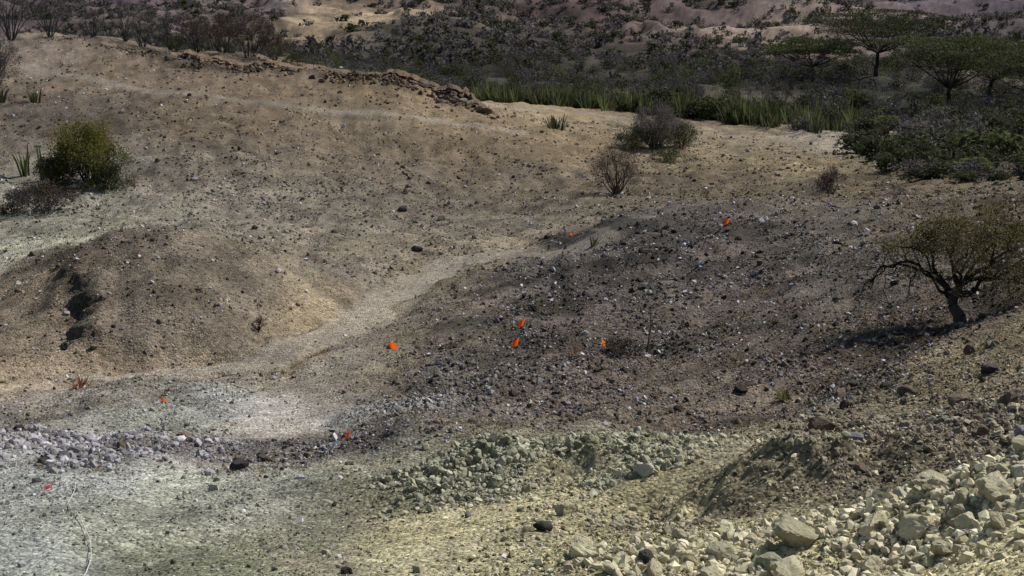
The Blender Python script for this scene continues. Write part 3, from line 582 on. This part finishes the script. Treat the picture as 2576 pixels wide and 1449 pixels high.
for x,y,s in[(14.4,55.6,1.6),(13.7,50.1,1.4),(13.9,48.2,1.3),(14,46.1,1.3),(15,45.2,1.7),(14.7,42.6,1.2),(15.6,41.7,1.6),(17.1,67.6,2.0),(17.9,62.4,2.2),(20.7,65.6,2.6),(21.1,61.2,2.6),(16.4,50,2.0),(17.5,46,2.1),(18.5,53,2.5),(16.2,57,2.0),(19,60,2.6),(15.2,52.5,1.8),(17.4,42.8,2.0),(15.8,47.5,1.8),(16.8,54.5,2.2),(14.8,58.5,1.5),(15.6,62,1.7),(16.4,44,1.9),(18.8,48.5,2.4),(20,56,2.6),(14.5,44.3,1.1),(15.0,49,1.5),(16.2,60,1.8),(14.6,53.2,1.3)]:
    put(x,y,s,[0,1,2,5,0,3,4][R.integers(7)])
SW=[]
for i in range(6):
    v,f=blades(1.5,1.3,22,np.random.default_rng(400+i),.04,.2,.9);SW.append(mesh("sword_plant",v,f,[M_sword if i%3 else M_green]))
k_=0
while k_<270:
    t=R.uniform();px=np.interp(t,[0,.6,1],[-4,11,19]);py=np.interp(t,[0,.6,1],[93,87.5,76])
    d=R.uniform(0,12)*R.uniform(.2,1);x=px+d*.3+R.normal(0,.6);y=py+d
    if fbm(np.array([x/2.2]),np.array([y/2.2]),88,2)[0]<-.15: continue
    k_+=1
    o=obj("sword_plant",SW[R.integers(6)],(x,y,Hs(x,y)-.03));s=R.uniform(.6,1.4);o.scale=(s,s,s*R.uniform(.75,1.25));o.rotation_euler=(0,0,R.uniform(0,6.28))
    o["label"]="spiky upright green succulent at the edge of scrub";o["category"]="succulent";o["group"]="spiky succulents edging the scrub"
def scrub(name,m,y0,y1,smin,smax,rng,PRS,kinds,dens_fn=None,thin=1):
    VV=[];FF=[];MI=[];o=0
    y=np.sqrt(rng.uniform(y0*y0,y1*y1,m));x=rng.uniform(-.46,.46,m)*y
    k=valley_ok(x,y)
    if dens_fn is not None: k&=rng.uniform(0,1,m)<dens_fn(x,y)
    x,y=x[k],y[k];z=H(x,y);cache={}
    for i in range(len(x)):
        ki=kinds[rng.integers(len(kinds))]
        if ki not in cache:
            kd,v,f,mi,_=PRS[ki];nf=len(mi);mi=np.array(mi);nl=int((mi==0).sum());sel=np.concatenate([np.arange(0,nl,thin),np.arange(nl,nf,thin)])
            f=f[sel];u,inv=np.unique(f,return_inverse=True);gi={"green":0,"grey":1,"olive":2,"lime":3}[kd]
            cache[ki]=(v[u],inv.reshape(-1,4),np.where(mi[sel]==0,gi,5 if kd=="grey" else 4))
        vv,ff,mm=cache[ki];a=rng.uniform(0,6.28);s=rng.uniform(smin,smax);c,sn=math.cos(a)*s,math.sin(a)*s
        VV.append(np.stack([vv[:,0]*c-vv[:,1]*sn+x[i],vv[:,0]*sn+vv[:,1]*c+y[i],vv[:,2]*s*rng.uniform(.7,1.1)+z[i]-.1],-1))
        FF.append(ff+o);o+=len(vv);MI.append(mm)
    me=mesh(name,np.concatenate(VV),np.concatenate(FF),[M_green,M_grey,M_sword,M_lime,M_dbark,M_gtwig],mi=np.concatenate(MI))
    obj(name,me,kind="stuff",label="dense mass of dark thorny scrub covering valley",category="scrub")
def sandy(x,y):
    c=lookup(TS,x,y).mean(-1);return np.clip(1.35-c*6.2,.03,1)
rs=np.random.default_rng(77)
scrub("valley_scrub",3300,88,165,1.0,2.8,rs,PR,[0,0,1,2,3,4,4,5,6],lambda x,y:np.where(y<120,.8,.9),4)
scrub("hillside_scrub",17000,150,300,.7,2.6,rs,FP,[0,1,2,3,4,3,4,2],lambda x,y:np.where(y<170,1,sandy(x,y))*(.1+.8*sstep(-.25,.4,fbm(x/15,y/16,91,3)+.08)),1)
# dry ochre grass
m=22000;y=np.exp(R.uniform(math.log(12),math.log(60),m));x=R.uniform(-.42,.42,m)*(y+1)
k=(fbm(x/1.2,y/1.5,95,2)>.02)&(R.uniform(0,1,m)<.75*(1-.6*paths(x,y)));x,y=x[k],y[k];z=H(x,y);m=len(x)
nb=7;a=R.uniform(0,6.28,(m,nb));L=R.uniform(.015,.05,(m,nb))*(.6+y[:,None]/35);ln=R.uniform(.3,1,(m,nb));ox=R.normal(0,.022,(m,nb))*(1+y[:,None]/30);oy=R.normal(0,.022,(m,nb))*(1+y[:,None]/30)
bx=x[:,None]+ox;by=y[:,None]+oy;bz=np.repeat(z[:,None],nb,1);wd_=.003+.00014*y[:,None]
V=np.stack([np.stack([bx-wd_*np.sin(a),by+wd_*np.cos(a),bz-.01],-1),np.stack([bx+wd_*np.sin(a),by-wd_*np.cos(a),bz-.01],-1),np.stack([bx+np.cos(a)*L*ln,by+np.sin(a)*L*ln,bz+L*.8],-1)],2).reshape(-1,3)
obj("dry_grass",mesh("dry_grass",V,np.arange(len(V)).reshape(-1,3),[M_dry]),kind="stuff",label="sparse ochre dry grass tufts over bare soil",category="grass")
# ------------------------------------------------------------ survey flags
def plain(name,c,rough=.6,tr=0):
    m,nt,b=newmat(name,rough);g=N(nt,"ShaderNodeNewGeometry");r=N(nt,"ShaderNodeMix",data_type="RGBA");nt.links.new(noise(nt,g.outputs["Position"],60),r.inputs[0])
    r.inputs[6].default_value=(*[v*.9 for v in c],1);r.inputs[7].default_value=(*c,1);nt.links.new(r.outputs[2],b.inputs["Base Color"])
    if tr: thin(nt,b,r.outputs[2],tr)
    return m
M_or=plain("orange_flag_cloth",(1.0,.14,.015),tr=.55);M_or2=plain("amber_flag_cloth",(1.0,.27,.015),tr=.55);M_pk=plain("pink_tape",(1.0,.16,.2),tr=.5);M_wire=plain("steel_wire",(.25,.24,.23),.4);M_str=plain("white_cord",(.6,.6,.58))
def flag(x,y,w,h,ph,tilt,mat,label,side=1,rot=.4):
    """a square cloth on a leaning wire; rot is the droop of the cloth"""
    e=obj("survey_flag",None,(x,y,Hs(x,y)));e["label"]=label;e["category"]="marker flag";e["group"]="survey marker flags on the slope"
    v,f=tubes([(0,0,-.03,tilt*.5,0,ph*.5,.002,.002),(tilt*.5,0,ph*.5,tilt,0,ph,.002,.002)],5);obj("wire_pole",mesh("wire_pole",v,f,[M_wire]),parent=e)
    U,Vv=np.meshgrid(np.linspace(0,1,9),np.linspace(0,1,6))
    c,s=math.cos(rot),math.sin(rot);uu=U*w;vv=(Vv-1)*h
    X=tilt+side*(uu*c-vv*s*.6);Z=ph+vv*c-uu*s-.12*h*np.sin(U*3.0)*(1-Vv);Yy=np.sin(U*4+rot*3)*w*.18+(1-Vv)*h*.15
    ii=np.arange(54).reshape(6,9);F=np.stack([ii[:-1,:-1],ii[:-1,1:],ii[1:,1:],ii[1:,:-1]],-1).reshape(-1,4)
    obj("flag_cloth",mesh("flag_cloth",np.stack([X,Yy,Z],-1).reshape(-1,3),F,[mat],smooth=True),parent=e)
L1="bright orange marker flag on thin wire on stony slope"
flag(5.0,32.6,.12,.13,.26,.02,M_or,L1,1,-.4);flag(1.5,36.6,.08,.06,.13,.02,M_or,"small bright orange marker flag near the footpath",1,.2)
flag(.1,22.3,.10,.12,.22,.02,M_or,L1,1,-.4);flag(-1.95,21.1,.12,.11,.21,.03,M_or,"bright orange marker flag on edge of dirt wash",1,.25)
flag(-.02,19,.10,.11,.2,.03,M_or,L1,1,-.4);flag(1.2,18.8,.10,.11,.2,.04,M_or2,"amber orange marker flag on stony slope",1,.45)
flag(-1.68,13.3,.06,.085,.14,.03,M_or,"drooping orange marker flag among dark stones",1,-.6);flag(-4.5,17.2,.06,.045,.08,.01,M_or,"small orange marker flag on pale wash soil",1,.2)
flag(-3.85,11.05,.06,.03,.045,.0,M_pk,"small pink marker tape lying on pale soil",-1,.2)
pl=np.array([(-3.7,11.2),(-3.62,10.9),(-3.5,10.4),(-3.35,10.0),(-3.22,9.7),(-3.05,9.35),(-2.9,9.0),(-2.75,8.5),(-2.62,8.0),(-2.45,7.2)])
s=np.linspace(0,len(pl)-1,90);cx=np.interp(s,range(len(pl)),pl[:,0])+.006*np.sin(s*2.1);cy=np.interp(s,range(len(pl)),pl[:,1]);cz=H(cx,cy);cz=np.convolve(np.pad(cz,4,'edge'),np.ones(9)/9,'valid')+.025
sg=[(cx[i],cy[i],cz[i],cx[i+1],cy[i+1],cz[i+1],.003,.003) for i in range(89)];v,f=tubes(sg,5)
o=obj("survey_string",mesh("survey_string",v,f,[M_str]));o["label"]="thin white string laid across pale green soil";o["category"]="string"
# ------------------------------------------------------------ light, sky, camera
sd=Vector((.62,.36,.80)).normalized()
L=bpy.data.lights.new("sun","SUN");L.energy=5.0;L.angle=math.radians(.5);L.color=(1,.965,.905);lo=bpy.data.objects.new("sun",L);lo.rotation_euler=sd.to_track_quat('Z','Y').to_euler();COL.objects.link(lo)
W=bpy.data.worlds.new("World");SC.world=W;W.use_nodes=True;nt=W.node_tree;sk=nt.nodes.new("ShaderNodeTexSky");sk.sky_type='NISHITA';sk.sun_disc=False
sk.sun_elevation=math.asin(sd.z);sk.sun_rotation=math.atan2(sd.x,sd.y);nt.links.new(sk.outputs[0],nt.nodes["Background"].inputs[0]);nt.nodes["Background"].inputs[1].default_value=.07
cam=bpy.data.cameras.new("camera");cam.lens=18/math.tan(math.radians(20));cam.clip_end=3000;cam.clip_start=.1
co=bpy.data.objects.new("camera",cam);co.location=(0,0,10);co.rotation_euler=(math.pi/2-math.radians(13.5),0,0);COL.objects.link(co);SC.camera=co
SC.view_settings.view_transform='Standard'
